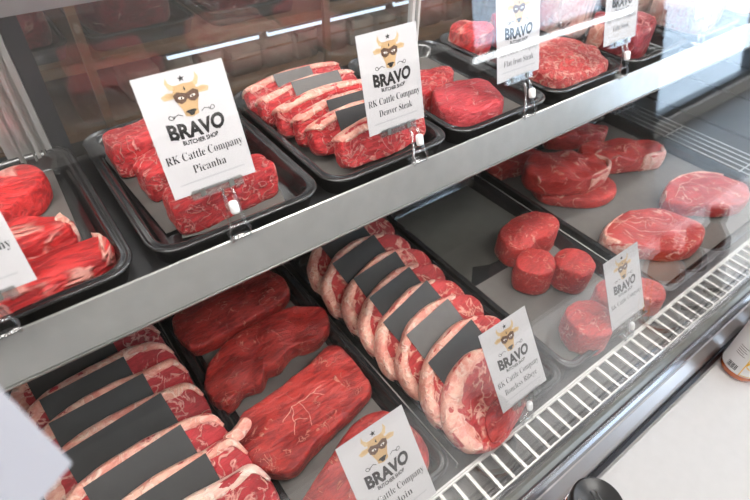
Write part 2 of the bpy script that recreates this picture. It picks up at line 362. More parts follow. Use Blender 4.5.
TG1 = 'black trays on the lower deck'
tray(-.262, .078, .262, .955, -.008, 'black tray of overlapping strip steaks at the left of the lower deck', TG1)
tray(.094, .416, .262, .955, -.008, 'black tray of flat sirloin steaks on the lower deck', TG1)
tray(.433, .752, .262, .955, -.008, 'black tray of overlapping bone-free ribeyes on the lower deck', TG1)
tray(.762, 1.135, .262, .955, -.008, 'black tray of thick round filets on the lower deck', TG1)
tray(1.165, 1.872, .262, .965, -.008, 'widest black tray, holding marbled chuck steaks on the lower deck', TG1, r=.02)
liner(.255, .61, -.0045, .25, .60, 0, 'grey liner paper under the flat sirloin steaks', seed=1)
liner(.95, .44, -.0045, .30, .30, 0, 'grey liner paper under the round filets', seed=2)
liner(.95, .795, -.0035, .31, .33, 2, 'dark empty liner sheet with a torn front edge behind the filets', 'olive_liner', torn=.035, seed=3)
liner(1.52, .615, -.0045, .64, .64, 0, 'wide grey-brown liner paper under the chuck steaks', seed=4)
liner(-.09, .61, -.0045, .26, .6, 0, 'liner paper under the strip steaks', 'slip', seed=5)
liner(.593, .61, -.0045, .24, .6, 0, 'liner paper under the ribeyes', 'slip', seed=6)

def frame(x, y, z, rz=0., tilt=0.): return T(W(x*KX, y*KX, z)) @ Rot(rz, 'Z') @ Rot(tilt, 'X')
def slip(mat, w, d, label, m='slip', seed=0, group=None, curl=.0008):
    o = obj('paper_slip', sheet_bm(w*S, d*S, seed=seed, curl=curl, n=8), M[m], mat=mat)
    return tag(o, label, 'paper', group)
ORD = ['rearmost', 'second', 'third', 'fourth', 'fifth', 'sixth', 'seventh', 'eighth']
# strip steaks: long slabs, fat edge up, leaning back on one another
random.seed(4)
strip_y = [.925, .853, .790, .720, .636, .560, .492]
strip_x = [-.075, -.070, -.065, -.060, -.055, -.045, -.035]
th = .023
for i, (y, x) in enumerate(zip(strip_y, strip_x)):
    tl = 34.
    mt = frame(x, y-.14, .002, random.uniform(0, 1.6)+3.4, tl) 
    lab = ('rearmost strip steak under the shelf edge in the left deck tray' if i == 0 else
           'frontmost visible strip steak in the left deck tray, pale fat edge uppermost' if i == 6 else
           '%s strip steak from the back in the left deck tray, fat edge up' % ORD[i])
    t = thing('strip_steak', lab, 'steak', mt, 'strip steaks in the left deck tray')
    h = .118; l = .115
    k = [random.uniform(-.004, .004) for _ in range(8)]
    o = [(-l, .012+k[0]), (-.06, .004), (0, .0+k[1]), (.07, .006), (l-.004, .028+k[2]), (l+.004, .066), (l-.006, .100+k[3]), (.07, .112+k[4]), (.0, h), (-.07, .112+k[5]), (-l+.003, .092), (-l-.006, .05+k[6])]
    obj('meat', slab_bm(o, th, i+1, dome=.05), M['prime'], t, True)
    fo = [(l+.005, .072), (l-.006, .100+k[3]), (.07, .112+k[4]), (.0, h), (-.07, .112+k[5]), (-l+.003, .092), (-l-.006, .05+k[6]), (-l, .02)]
    obj('fat_cap', band_bm(fo, .021, th, i+1), M['fat'] if i < 6 else M['palefat'], t, True)
    if i == 5:
        bm = slab_bm([(l-.006, .094), (l+.024, .098), (l+.032, .106), (l+.026, .118), (l+.005, .112), (l-.012, .110)], .016, 77, dome=.2); obj('fat_tail', bm, M['fat'], t, True)
    if i < 6:
        pw = [.165, .16, .175, .185, .175, .17][i]
        slip(mt @ T((-.018+.004*i, .068, th+.0028)) @ Rot(random.uniform(-2, 2), 'Z'), pw, .10, 'charcoal paper slip on the %s strip steak from the back' % ('first' if i == 0 else ORD[i]), seed=i, group='paper slips between the strip steaks')
# ribeyes
rib_y = [.915, .835, .757, .690, .622, .557, .478, .385]
for i, y in enumerate(rib_y):
    tl = 33.
    last = i == 7
    rz = [9, 10, 10, 12, 11, 13, 13, 13][i]
    mt = frame(.585 + (.0 if i < 7 else -.012) + [.004, -.004, .003, 0, -.005, .004, 0, 0][i], y-.115, .002, rz, tl if not last else 24)
    lab = ('rearmost ribeye half hidden by the shelf edge' if i == 0 else 'front ribeye with its whole marbled face showing, nearest the ribeye price card' if last else
           '%s ribeye from the back in the third deck tray' % ORD[i])
    t = thing('ribeye_steak', lab, 'steak', mt, 'ribeyes in the third deck tray')
    k = [random.uniform(-.004, .004) for _ in range(8)]; l = .112
    if not last:
        o = [(-l+.014, -.002+k[0]), (-.05, -.002), (.02, .002), (.075, .012), (l+.002, .036+k[2]), (l-.002, .070), (.072, .098+k[3]), (.025, .112), (-.03, .110+k[4]), (-.072, .098), (-l+.004, .074+k[5]), (-l-.009, .036), (-l-.006, .010)]
        fo = [(.078, .094), (.072, .098+k[3]), (.025, .112), (-.03, .110+k[4]), (-.072, .098), (-l+.004, .074+k[5]), (-l-.009, .036), (-l-.006, .010), (-l+.012, -.002)]; fw = .016
    else:
        o = [(-.10, .028), (-.062, -.004), (-.005, -.006), (.05, .002), (.092, .03), (.098, .07), (.07, .105), (.02, .125), (-.03, .122), (-.075, .10), (-.10, .07)]
        fo = [(.085, .088), (.05, .114), (.02, .125), (-.03, .122), (-.075, .10), (-.10, .07), (-.10, .030), (-.085, .012)]; fw = .031
    obj('meat', slab_bm(o, .025, 20+i, dome=.05), M['ribeye'], t, True)
    obj('fat_cap', band_bm(fo, fw, .025, 20+i), M['fat'], t, True)
    if last:
        bm = slab_bm([(-.045, .004), (.0, .0), (.035, .01), (.05, .035), (.02, .045), (-.03, .036)], .004, 3, dome=.4); bm.transform(T((-.018, 0, .0248))); obj('deep_red_cap', bm, M['lean'], t, True)
    if i < 7:
        pw = [.14, .15, .145, .145, .165, .15, .16][i]
        slip(mt @ T((-.006, .064, .0275)) @ Rot(random.uniform(-3, 3), 'Z'), pw, .095, ('lighter grey' if i == 5 else 'charcoal') + ' paper slip on the %s ribeye from the back' % ('first' if i == 0 else ORD[i]), 'grey_slip' if i == 5 else 'slip', seed=30+i, group='paper slips between the ribeyes')
# flat lean steaks
from mathutils.bvhtree import BVHTree
def vein_bm(tree, lines, z=.1):
    bm = bmesh.new()
    for pts, r in lines:
        P = []
        for (x0, y0), (x1, y1) in zip(pts, pts[1:]):
            for k in range(6):
                f = k/6; x, y = x0+(x1-x0)*f, y0+(y1-y0)*f
                x += .004*noise.noise(Vector((x*90, y*90, 1))); y += .004*noise.noise(Vector((x*90, y*90, 7)))
                h = tree.ray_cast(Vector((x, y, z)), Vector((0, 0, -1)))[0]
                if h: P.append(h+Vector((0, 0, -r*.45)))
        if len(P) > 2: tube(bm, P, r, 6)
    return bm
def flat_steak(name, label, x, y, z, rz, o, t, m, seed, group, tx=0, ty=0, dome=.12, lump=.25, fat=None, fw=.008, cat='steak', amp=.002, veins=None):
    mt = T(W(x*KX, y*KX, z)) @ Rot(rz, 'Z') @ Rot(tx, 'X') @ Rot(ty, 'Y')
    th_ = thing(name, label, cat, mt, group)
    o2 = [(a*S, c*S) for a, c in o]
    bm = slab_bm(o2, t*S, seed, dome=dome, lump=lump, amp=amp); tree = BVHTree.FromBMesh(bm)
    obj('meat', bm, M[m], th_, True)
    if veins: obj('fat_vein', vein_bm(tree, [([(a*S, c*S) for a, c in p], r) for p, r in veins]), M['fat'], th_, True)
    if fat:
        obj('fat_edge', band_bm([(a*S, c*S) for a, c in fat], fw*S, t*S, seed), M['fat'], th_, True)
    return th_
SG = 'sirloin steaks in the second deck tray'
flat_steak('sirloin_steak', 'shaded rearmost sirloin steak under the shelf edge', .25, .865, 0, 4, [(-.14, -.05), (-.03, -.065), (.10, -.06), (.14, -.01), (.12, .06), (0, .07), (-.13, .06)], .04, 'lean', 41, SG)
flat_steak('sirloin_steak', 'second sirloin steak from the back, long with a thick curled front edge', .248, .700, 0, 2, [(-.155, -.040), (-.135, -.072), (-.095, -.058), (-.055, -.068), (-.03, -.045), (.0, -.052), (.045, -.033), (.10, -.048), (.150, -.028), (.165, .018), (.115, .066), (.03, .080), (-.08, .066), (-.145, .015)], .048, 'lean', 42, SG, lump=.3)
flat_steak('sirloin_steak', 'broad squarish sirloin steak with pale branching veins, second from the front', .240, .527, 0, 0, [(-.142, .010), (-.142, -.045), (-.112, -.082), (-.075, -.098), (-.02, -.080), (.06, -.066), (.135, -.046), (.148, .0), (.150, .055), (.138, .098), (.085, .094), (.03, .078), (-.05, .068), (-.118, .058)], .042, 'lean', 43, SG, lump=.2,
    veins=[([(-.055, -.005), (-.02, .012), (.03, .012), (.055, .022)], .0007), ([(-.02, .012), (-.035, -.02), (-.05, -.045)], .0007), ([(-.005, .012), (.0, -.02), (-.012, -.05)], .0006), ([(-.03, -.012), (-.005, -.028)], .0005), ([(.03, .012), (.05, -.004)], .0005)])
flat_steak('sirloin_steak', 'front sirloin steak mostly behind the sirloin price card', .255, .350, 0, 6, [(-.135, -.03), (-.09, -.075), (0, -.082), (.11, -.07), (.135, -.01), (.125, .06), (.06, .085), (-.03, .06), (-.115, .03)], .042, 'lean', 44, SG, lump=.2)
# filets
def circ(r, n=9, sx=1., seed=0):
    random.seed(seed); return [(sx*r*(1+random.uniform(-.08, .08))*math.cos(2*math.pi*k/n), r*(1+random.uniform(-.08, .08))*math.sin(2*math.pi*k/n)) for k in range(n)]
FG = 'filets in the fourth deck tray'
def filet(lab, x, y, r, h, seed, sx=1., o=None, rz=0): flat_steak('filet_steak', lab, x, y, 0, rz, [(a*1.12, c*1.12) for a, c in (o or circ(r, sx=sx, seed=seed))], h*1.2, 'filet', seed, FG, dome=.12, lump=.06, amp=.002)
filet('wide double-lobed filet at the back of the filet group', 1.012, .614, .06, .062, 51, o=[(-.085, -.02), (-.05, -.05), (-.01, -.038), (.03, -.052), (.085, -.03), (.095, .012), (.05, .045), (-.02, .05), (-.075, .03)])
filet('round filet on the left of the middle pair', .925, .512, .047, .064, 52)
filet('round filet on the right of the middle pair', 1.012, .456, .046, .062, 53)
filet('round filet left of the filet price card, nearest the grille', .885, .318, .05, .062, 54)
filet('filet right behind the filet price card', 1.008, .332, .043, .055, 55)
filet('small filet at the right of the filet price card, beside the grille', 1.094, .292, .036, .05, 56)
# chuck steaks
CG = 'chuck steaks in the widest deck tray'
ck = [(-.145, -.025), (-.12, -.055), (-.02, -.085), (.06, -.092), (.125, -.06), (.165, .0), (.12, .055), (.05, .088), (-.05, .07), (-.12, .02)]
flat_steak('chuck_steak', 'front left chuck steak with a pale left tip beside the white wire divider', 1.325, .430, 0, -32, ck, .05, 'chuck', 61, CG, fat=[(-.05, .07), (-.12, .02), (-.145, -.025), (-.12, -.055), (-.06, -.075)], fw=.012,
    veins=[([(-.11, .0), (-.05, .035), (.02, .045), (.09, .03)], .0010), ([(-.08, .02), (-.03, -.01), (.03, -.03), (.10, -.03)], .0009), ([(.02, .045), (.05, .01), (.10, .0)], .0006)])
flat_steak('chuck_steak', 'front right chuck steak nearest the bottles, pale seam around its face', 1.640, .442, 0, -25, ck, .048, 'chuck', 62, CG, fat=[(.12, .055), (.05, .088), (-.05, .07), (-.12, .02), (-.145, -.02)], fw=.007,
    veins=[([(-.11, -.02), (-.06, .03), (.0, .05), (.07, .04), (.12, .0)], .0010), ([(-.02, .04), (.01, .0), (-.01, -.04)], .0007), ([(.01, .0), (.06, -.03)], .0006)])
flat_steak('chuck_steak', 'thick chuck steak on the left behind the front pair', 1.322, .735, .037, -34, [(-.135, -.02), (-.10, -.07), (-.02, -.08), (.06, -.065), (.13, -.02), (.15, .03), (.10, .07), (0, .085), (-.10, .06)], .062, 'chuck', 63, CG, fat=[(.06, -.065), (.13, -.02), (.15, .03), (.10, .07)], fw=.012)
flat_steak('chuck_steak', 'thin chuck slice under the thick rear left chuck steak', 1.350, .705, 0, -32, [(-.12, -.05), (-.02, -.085), (.07, -.08), (.13, -.03), (.12, .05), (0, .07), (-.12, .04)], .032, 'chuck', 64, CG, lump=.1)
flat_steak('chuck_steak', 'long chuck steak with a pale curved seam, back right of the tray', 1.610, .722, 0, -28, [(-.15, -.005), (-.11, -.055), (-.03, -.06), (.06, -.055), (.14, -.045), (.16, .0), (.12, .05), (0, .065), (-.11, .05)], .062, 'chuck', 65, CG, fat=[(.06, -.055), (.14, -.045), (.16, .0)], fw=.018)
flat_steak('chuck_steak', 'shaded chuck steak at the far back right, under the shelf', 1.60, .900, 0, -25, [(-.12, -.02), (-.05, -.045), (.08, -.04), (.13, .0), (.06, .04), (-.08, .04)], .055, 'chuck', 66, CG)
flat_steak('chuck_steak', 'shaded chuck steak at the far back left, under the shelf', 1.29, .905, 0, -12, [(-.11, -.02), (-.05, -.04), (.08, -.035), (.11, .0), (.06, .035), (-.08, .035)], .05, 'chuck', 67, CG)

# ------------------------------------------------------------------ upper trays
UZ = .475; KX = 1.035
UG = 'black trays on the upper shelf'
ub = [(-.215, .055, 'black tray of three pointed beef cuts at the left of the shelf'), (.072, .336, 'black tray of oblong beef blocks behind the picanha card'),
      (.345, .603, 'black tray of fat-capped slices behind the denver steak card'), (.612, .868, 'black tray of flat iron steaks on the shelf'),
      (.878, 1.132, 'black tray of cubed steak behind the cube steak card'), (1.142, 1.395, 'black tray of wrapped meat right of the cube steak tray'),
      (1.405, 1.66, 'black tray of wrapped cuts behind the bluish reflection'), (1.67, 1.93, 'farthest right black tray on the shelf')]
for x0, x1, lab in ub:
    tray(x0*KX, x1*KX, .571 + random.uniform(0, .003), .958, UZ, lab, UG, depth=.030, r=.034)
fz = UZ + .0045
liner(-.08, .742, fz, .19, .33, -2, 'grey liner paper under the three pointed cuts', seed=11)
liner(.185, .772, fz, .17, .28, 3, 'rear grey liner sheet in the tray of oblong blocks', seed=12)
liner(.222, .668, fz+.002, .165, .17, -14, 'front grey liner sheet lying askew under the oblong blocks', seed=13)
liner(.474, .742, fz, .19, .32, -2, 'grey liner paper under the fat-capped slices', seed=14)
liner(.74, .742, fz, .20, .33, 0, 'grey liner paper under the flat iron steaks', seed=15)
mz = fz + .003
TGp = 'pointed beef cuts in the left shelf tray'
flat_steak('triangular_beef_cut', 'rear pointed beef cut with a rounded right end and pale fibres', -.105, .790, mz, 0, [(-.12, -.06), (-.03, -.045), (.03, -.055), (.065, -.03), (.105, .005), (.112, .04), (.09, .068), (.02, .06), (-.05, .062), (-.12, .05)], .05, 'triangle', 71, TGp, cat='meat')
flat_steak('triangular_beef_cut', 'middle pointed beef cut with a white fat nub at its tip', -.085, .682, mz+.012, 4, [(-.13, .02), (-.09, -.05), (0, -.055), (.075, -.048), (.092, -.035), (.092, -.015), (.05, .015), (-.02, .05), (-.09, .07)], .045, 'triangle', 72, TGp, tx=-5, cat='meat', fat=[(.086, -.042), (.093, -.03), (.09, -.012)], fw=.014)
flat_steak('triangular_beef_cut', 'front pointed beef cut beside the left price card', -.066, .605, mz, 6, [(-.10, -.03), (-.04, -.042), (.04, -.036), (.098, -.018), (.104, .012), (.06, .032), (0, .035), (-.08, .04)], .042, 'triangle', 73, TGp, cat='meat', fat=[(.094, -.018), (.104, .012), (.094, .022)], fw=.007)
BG = 'oblong beef blocks in the picanha tray'
def block(lab, x, y, rz, l, w, h, seed, z=0):
    flat_steak('beef_block', lab, x, y, mz+z, rz, [(-l, -w*.9), (-l*.4, -w*1.05), (l*.5, -w), (l, -w*.8), (l*1.03, .1*w), (l*.97, w*.85), (l*.3, w), (-l*.5, w*1.02), (-l*.98, w*.8), (-l*1.04, 0)], h, 'bright', seed, BG, dome=.05, lump=.12, cat='meat', amp=.003)
block('rear oblong beef block with marbled side, left of the picanha card', .185, .832, 6, .085, .034, .062, 81)
block('middle oblong beef block partly behind the picanha card', .205, .748, 10, .088, .030, .055, 82)
block('front oblong beef block below the picanha card', .207, .640, 4, .083, .030, .056, 83)
# fat-capped slices
ys = [.885, .838, .790, .748, .708, .655]
for i, y in enumerate(ys):
    tl = [38, 40, 48, 50, 52, 58][i]; l = [.088, .088, .085, .082, .078, .074][i]; h = .054
    xo = [.470, .472, .474, .482, .482, .494][i]
    lab = ['rearmost fat-capped slice lying flattest in the denver tray', 'second fat-capped slice from the back', 'third fat-capped slice, with a grey paper slip behind it', 'fourth fat-capped slice from the back', 'fifth fat-capped slice, second from the front', 'front fat-capped slice with a thick pale rind, below the denver card'][i]
    mt = frame(xo, y-.036, mz, [4, 4, 3, 4, 3, 2][i], tl+6); t = thing('fat_capped_slice', lab, 'steak', mt, 'fat-capped slices in the denver tray')
    th2 = .0235
    o = [(-l, .006), (-.03, .0), (.04, .002), (l-.006, .008), (l, .034), (l-.008, .047), (.04, h), (-.02, h+.003), (-l+.008, h-.004), (-l-.004, .032)]
    obj('meat', slab_bm(o, th2, 90+i, dome=.05), M['bright'], t, True)
    obj('fat_cap', band_bm([(l, .040), (l-.008, .047), (.04, h), (-.02, h+.003), (-l+.008, h-.004), (-l-.003, .045)], .011, th2, 90+i), M['fat'], t, True)
    if i in (0, 1, 3, 4):
        slip(mt @ T((.012 if i > 0 else -.005, .032, th2+.0028)) @ Rot(-3, 'Z'), [.085, .11, .11, .13][i if i < 2 else i-1], .052, ['grey paper slip on the rearmost fat-capped slice', 'wide grey paper wrap on the second fat-capped slice', '', 'dark paper slip on the fourth fat-capped slice', 'charcoal paper slip on the fifth fat-capped slice, beside the denver card'][i], 'grey_slip' if i < 2 else 'slip', 100+i, 'paper slips between the fat-capped slices')
IG = 'flat iron steaks in the fourth shelf tray'
flat_steak('flat_iron_steak', 'front rounded flat iron steak with a fine pink grain', .700, .632, mz, -10, [(-.07, -.02), (-.03, -.055), (.03, -.06), (.072, -.03), (.07, .03), (.02, .06), (-.045, .05)], .05, 'pinkbeef', 111, IG)
flat_steak('flat_iron_steak', 'middle flat iron steak, redder, pointing right', .682, .728, mz, 10, [(-.08, -.03), (0, -.045), (.07, -.02), (.105, .015), (.06, .03), (-.01, .045), (-.07, .03)], .045, 'bright', 112, IG)
flat_steak('flat_iron_steak', 'rear flat iron steak partly behind the denver card', .652, .812, mz, 30, [(-.06, -.03), (.02, -.035), (.06, 0), (.02, .035), (-.05, .03)], .045, 'bright', 113, IG)
KG = 'cuts in the cube steak tray'
flat_steak('cube_steak', 'large tenderized cube steak with a pebbled surface', 1.005, .655, mz, -14, [(-.105, -.03), (-.07, -.085), (0, -.092), (.08, -.07), (.112, -.02), (.11, .05), (.06, .09), (-.02, .095), (-.09, .05)], .048, 'cubed', 121, KG, dome=.25, amp=.003)
flat_steak('beef_cut', 'left of the two small red cuts behind the cube steak', .945, .868, mz, 10, [(-.05, -.035), (.03, -.045), (.055, 0), (.03, .04), (-.045, .03)], .055, 'triangle', 122, KG, cat='meat', fat=[(.03, .04), (-.045, .03), (-.05, -.03)], fw=.016)
flat_steak('beef_cut', 'right of the two small red cuts behind the cube steak, with a tan fat top', 1.065, .845, mz, 0, [(-.05, -.04), (.03, -.045), (.055, 0), (.03, .04), (-.045, .035)], .062, 'triangle', 123, KG, cat='meat', fat=[(.05, .0), (.03, .04), (-.045, .035), (-.05, -.03)], fw=.02)
flat_steak('wrapped_joint', 'dark red joint with a thick white fat side in the sixth shelf tray', 1.235, .66, mz, 12, [(-.075, -.05), (0, -.07), (.08, -.05), (.095, .02), (.04, .06), (-.06, .05)], .075, 'darkbeef', 131, None, cat='meat', fat=[(.08, -.05), (.095, .02), (.04, .06), (-.06, .05), (-.075, -.03)], fw=.03)
def pack(lab, x, y, z, rz, o, t, seed, m='palefat', grp='plastic-wrapped joints on the shelf'):
    q = thing('wrapped_joint', lab, 'meat', T(W(x*KX, y*KX, z)) @ Rot(rz, 'Z'), grp)
    o2 = [(a*S, c*S) for a, c in o]; obj('meat', slab_bm(o2, t*S, seed, dome=.3, lump=.3), M[m], q, True)
    bm = slab_bm([(a*1.06, c*1.06) for a, c in o2], t*S*1.08, seed+1, dome=.3, lump=.45, amp=.006, sc=55); obj('plastic_wrap', bm, M['wrap'], q, True)
pj = [(-.10, -.04), (-.03, -.075), (.06, -.07), (.11, -.02), (.10, .05), (.02, .08), (-.07, .06)]
pack('large pale plastic-wrapped joint behind the cube steak card', 1.225, .835, mz, 10, pj, .13, 141)
pack('plastic-wrapped pale joint in the seventh shelf tray, front', 1.53, .66, mz, 5, pj, .085, 143)
pack('plastic-wrapped pale joint in the seventh shelf tray, rear', 1.53, .83, mz, -8, pj, .09, 145)
pack('plastic-wrapped joint in the farthest right shelf tray, front', 1.80, .66, mz, 0, pj, .085, 147)
pack('plastic-wrapped joint in the farthest right shelf tray, rear', 1.80, .83, mz, 12, pj, .09, 149)

KX = 1.0
# ------------------------------------------------------------------ price cards and clips
def text_mesh(s, size, bold=0., align='CENTER', shear=0.):
    cu = bpy.data.curves.new('lettering', 'FONT'); cu.body = s; cu.size = size; cu.align_x = align; cu.offset = bold; cu.shear = shear; cu.resolution_u = 3
    o = bpy.data.objects.new('lettering', cu); C.objects.link(o)
    dg = bpy.context.evaluated_depsgraph_get(); me = bpy.data.meshes.new_from_object(o.evaluated_get(dg))
    bpy.data.objects.remove(o); bpy.data.curves.remove(cu); return me
def serif(s): return ''.join(chr(0x1D400+ord(c)-65) if 'A' <= c <= 'Z' else chr(0x1D41A+ord(c)-97) if 'a' <= c <= 'z' else c for c in s)
def text_part(s, size, x, y, z, parent, m, bold=0., arch=0., width=None, name='lettering'):
    me = text_mesh(s, size, bold); sx = 1.
    if width:
        xs = [v.co.x for v in me.vertices]; sx = width/(max(xs)-min(xs))
    for v in me.vertices:
        v.co.x *= sx
        if arch: v.co.y = v.co.y + arch*(v.co.x**2) + 3.5*v.co.x*0
    me.materials.clear(); me.materials.append(m)
    o = bpy.data.objects.new(name, me); C.objects.link(o); o.parent = parent; o.location = (x, y, z); return o
CW, CH = .108, .140
def flat(bm, pts, z, mi=0):
    f = bm.faces.new([bm.verts.new((x, y, z)) for x, y in pts]); f.material_index = mi
def ell(cx, cy, rx, ry, n=20, rot=0.):
    c, s = math.cos(rot), math.sin(rot)
    return [(cx+rx*math.cos(2*math.pi*k/n)*c-ry*math.sin(2*math.pi*k/n)*s, cy+rx*math.cos(2*math.pi*k/n)*s+ry*math.sin(2*math.pi*k/n)*c) for k in range(n)]
def star(cx, cy, r): return [(cx+(r if k % 2 == 0 else r*.42)*math.cos(math.pi/2+k*math.pi/5), cy+(r if k % 2 == 0 else r*.42)*math.sin(math.pi/2+k*math.pi/5)) for k in range(10)]
def emblem_bm():
    bm = bmesh.new(); e = .00015
    def both(pts, z, mi): flat(bm, pts, z, mi); flat(bm, [(-x, y) for x, y in pts][::-1], z, mi)
    both([(-.006, .0145), (-.0125, .017), (-.0150, .0235), (-.0128, .0285), (-.0118, .0235), (-.0092, .0205), (-.003, .0195)], 0, 1)     # horns
    both([(-.008, .0135), (-.016, .0150), (-.0215, .0125), (-.0195, .0085), (-.013, .0085), (-.0085, .0095)], 0, 1)                      # ears
    both([(-.010, .0130), (-.016, .0136), (-.0192, .0118), (-.014, .0098), (-.010, .0105)], e, 0)
    flat(bm, [(-.0085, .0195), (0, .0205), (.0085, .0195), (.0112, .012), (.0098, .005), (.0066, -.004), (.0060, -.0095), (0, -.0115), (-.0060, -.0095), (-.0066, -.004), (-.0098, .005), (-.0112, .012)], e, 0)  # head
    flat(bm, [(-.0112, .0115), (-.007, .0138), (0, .0112), (.007, .0138), (.0112, .0115), (.0105, .0055), (.006, .0022), (.0022, .0035), (0, .0062), (-.0022, .0035), (-.006, .0022), (-.0105, .0055)], 2*e, 2)   # mask
    both(ell(-.0052, .0078, .0026, .0012, 12, -.2), 3*e, 3); both(ell(-.0048, .0076, .0009, .0010, 8), 4*e, 4)
    flat(bm, [(-.0052, -.0058), (-.0030, -.0045), (.0030, -.0045), (.0052, -.0058), (.0030, -.0072), (.0016, -.0100), (-.0016, -.0100), (-.0030, -.0072)], 2*e, 4)   # nose
    flat(bm, [(-.0010, .0150), (0, .0180), (.0010, .0150), (0, .0135)], 2*e, 4)
    flat(bm, star(0, .0250, .0034), 0, 4)
    for sg in (-1, 1):    # scrolls either side of the muzzle
        pts = []
        for k in range(26):
            a = k/25; r = .0030*(1-a*.75); ph = a*8.; pts.append((sg*(.0200-.004*a - r*math.cos(ph)), -.0085+.001*a + r*math.sin(ph)))
        pts = [(sg*.0085, -.0085), (sg*.012, -.0062)] + pts
        for (x0, y0), (x1, y1) in zip(pts, pts[1:]):
            d = Vector((x1-x0, y1-y0)).normalized()*.00035; flat(bm, [(x0-d.y, y0+d.x), (x0+d.y, y0-d.x), (x1+d.y, y1-d.x), (x1-d.y, y1+d.x)], 0, 4)
    both(star(-.0195, -.0285, .0018), 0, 4)
    return bm
EMB = [M['tan'], plain('cream_ink', (.60, .44, .25), .5), M['brown'], plain('eye_white_ink', (.8, .78, .74), .5), M['ink']]
def price_card(lab, x, y, z, lines, rz=0., tilt=54., glare_fade=False, logo=True, size=.9):
    mt = T(W(x, y, z)) @ Rot(rz, 'Z') @ Rot(tilt, 'X') @ Matrix.Scale(size, 4)
    t = thing('price_card', lab, 'price card', mt, 'white price cards')
    b = bmesh.new(); box(b, -CW/2+.003, CW/2-.003, .002, CH-.003, -.0004, .0004); obj('card_sheet', b, M['card'], t)
    b = bmesh.new(); box(b, -CW/2, CW/2, 0, CH, .0012, .0017); obj('clear_sleeve', b, M['sleeve'], t)
    if logo:
        bm = emblem_bm(); bm.transform(Matrix.Diagonal((1.28, 1.14, 1, 1))); obj('bull_emblem', bm, None, t, mats=EMB, mat=T((0, .0985, .0007)))
        text_part('BRAVO', .0225, 0, .0645, .0007, t, M['ink'], bold=.0010, arch=3.0, width=.066)
        text_part('BUTCHER SHOP', .0068, 0, .0568, .0007, t, M['ink'], bold=.0002, arch=3.0, width=.042)
    for k, s in enumerate(lines):
        text_part(serif(s), .0136, 0, .0410-.0165*k, .0007, t, M['grey_ink'] if glare_fade else M['ink'], bold=-.00012, width={17: .092, 7: .040, 12: .060, 15: .072, 10: .050}.get(len(s)))  # grey lettering on one card: the glare over it put into the ink
    b = bmesh.new(); flat(b, [(-.040, .0145), (.040, .0145), (.040, .0165), (-.040, .0165)], .0006); obj('grey_rule', b, M['rule'], t)
    return t, mt
def clip(lab, x, y, zfoot, cardmt, dx=0.):
    base = W(x+dx, y, zfoot); top = cardmt @ Vector((dx*S, 0, 0))
    t = thing('sign_clip', lab, 'sign clip', T(base), 'clear sign clips')
    loc = T(base).inverted() @ cardmt
    b = bmesh.new(); box(b, -.032, .032, -.004, .006, -.0026, -.0006, .0004); box(b, -.032, .032, -.004, .006, .0019, .0038, .0004)
    box(b, -.032, .032, -.0055, -.004, -.0026, .0038); b.transform(loc); obj('jaw', b, M['clear'], t)
    d = top-base
    b = bmesh.new()
    for s in (-1, 1):
        pts = [(s*.011, -.006, .0), (s*.013, -.004, .010), (s*.0085, .0, .018), (s*.006, d.y*.5, d.z*.75), (s*.005, d.y, d.z-.004)]
        tube(b, pts, .0022, 8)
    box(b, -.012, .012, -.006, .012, .0, .0028, .0006); box(b, -.010, .010, -.001, .0015, .014, .017, .0005); obj('clamp', b, M['clear'], t, True)
    b = bmesh.new()
    lathe(b, [(.0001, 0), (.0045, .0005), (.0052, .003), (.0052, .012), (.0042, .0145), (.0001, .015)], 20); b.transform(T((0, -.002, d.z*.52)) @ Rot(-18, 'X')); obj('knob', b, M['knob'], t, True)
    for s in (-.019, .017):
        b = bmesh.new(); box(b, s-.003, s+.003, -.003, .005, .0040, .0052)
        b.transform(loc); obj('metal_tab', b, M['channel'], t)
    return t
RK = 'RK Cattle Company'
cards = [('price card at the left edge of the shelf, in front of the pointed beef cuts', -.107, .540, .575, [RK], 68),
         ('picanha price card on the shelf edge', .182, .581, .581, [RK, 'Picanha'], 70),
         ('denver steak price card on the shelf edge', .500, .589, .563, [RK, 'Denver Steak'], 75),
         ('flat iron steak price card on the shelf edge, crossed by a light streak', .792, .590, .574, [RK, 'Flat Iron Steak'], 75),
         ('cube steak price card on the shelf edge', 1.104, .583, .575, [RK, 'Cube Steak'], 74),
         ('price card above the bluish reflection, right of the cube steak card', 1.455, .572, .566, [], 74)]
for i, (lab, x, y, z, ln, tl) in enumerate(cards):
    t, mt = price_card(lab, x, y, z, ln, tilt=tl, glare_fade=i == 3)
    clip('clear sign clip with white knob under the ' + ['leftmost shelf card', 'picanha card', 'denver steak card', 'flat iron steak card', 'cube steak card', 'shelf card right of the cube steak card'][i], x, .566, .500, mt, dx=[.0, .012, .03, .02, .02, 0][i])
low = [('sirloin price card on the lower deck', .252, .220, .113, [RK, 'Sirloin'], 52), ('ribeye price card on the lower deck', .593, .262, .087, [RK, 'Boneless Ribeye'], 55), ('filet price card on the lower deck, washed pale by reflections', .955, .262, .070, [RK], 62)]
for i, (lab, x, y, z, ln, tl) in enumerate(low):
    t, mt = price_card(lab, x, y, z, ln, tilt=tl, size=1.)
    clip('clear sign clip with white knob under the ' + ['sirloin card', 'ribeye card', 'filet card'][i], x, .252, .010, mt, dx=[0, .01, .01][i])

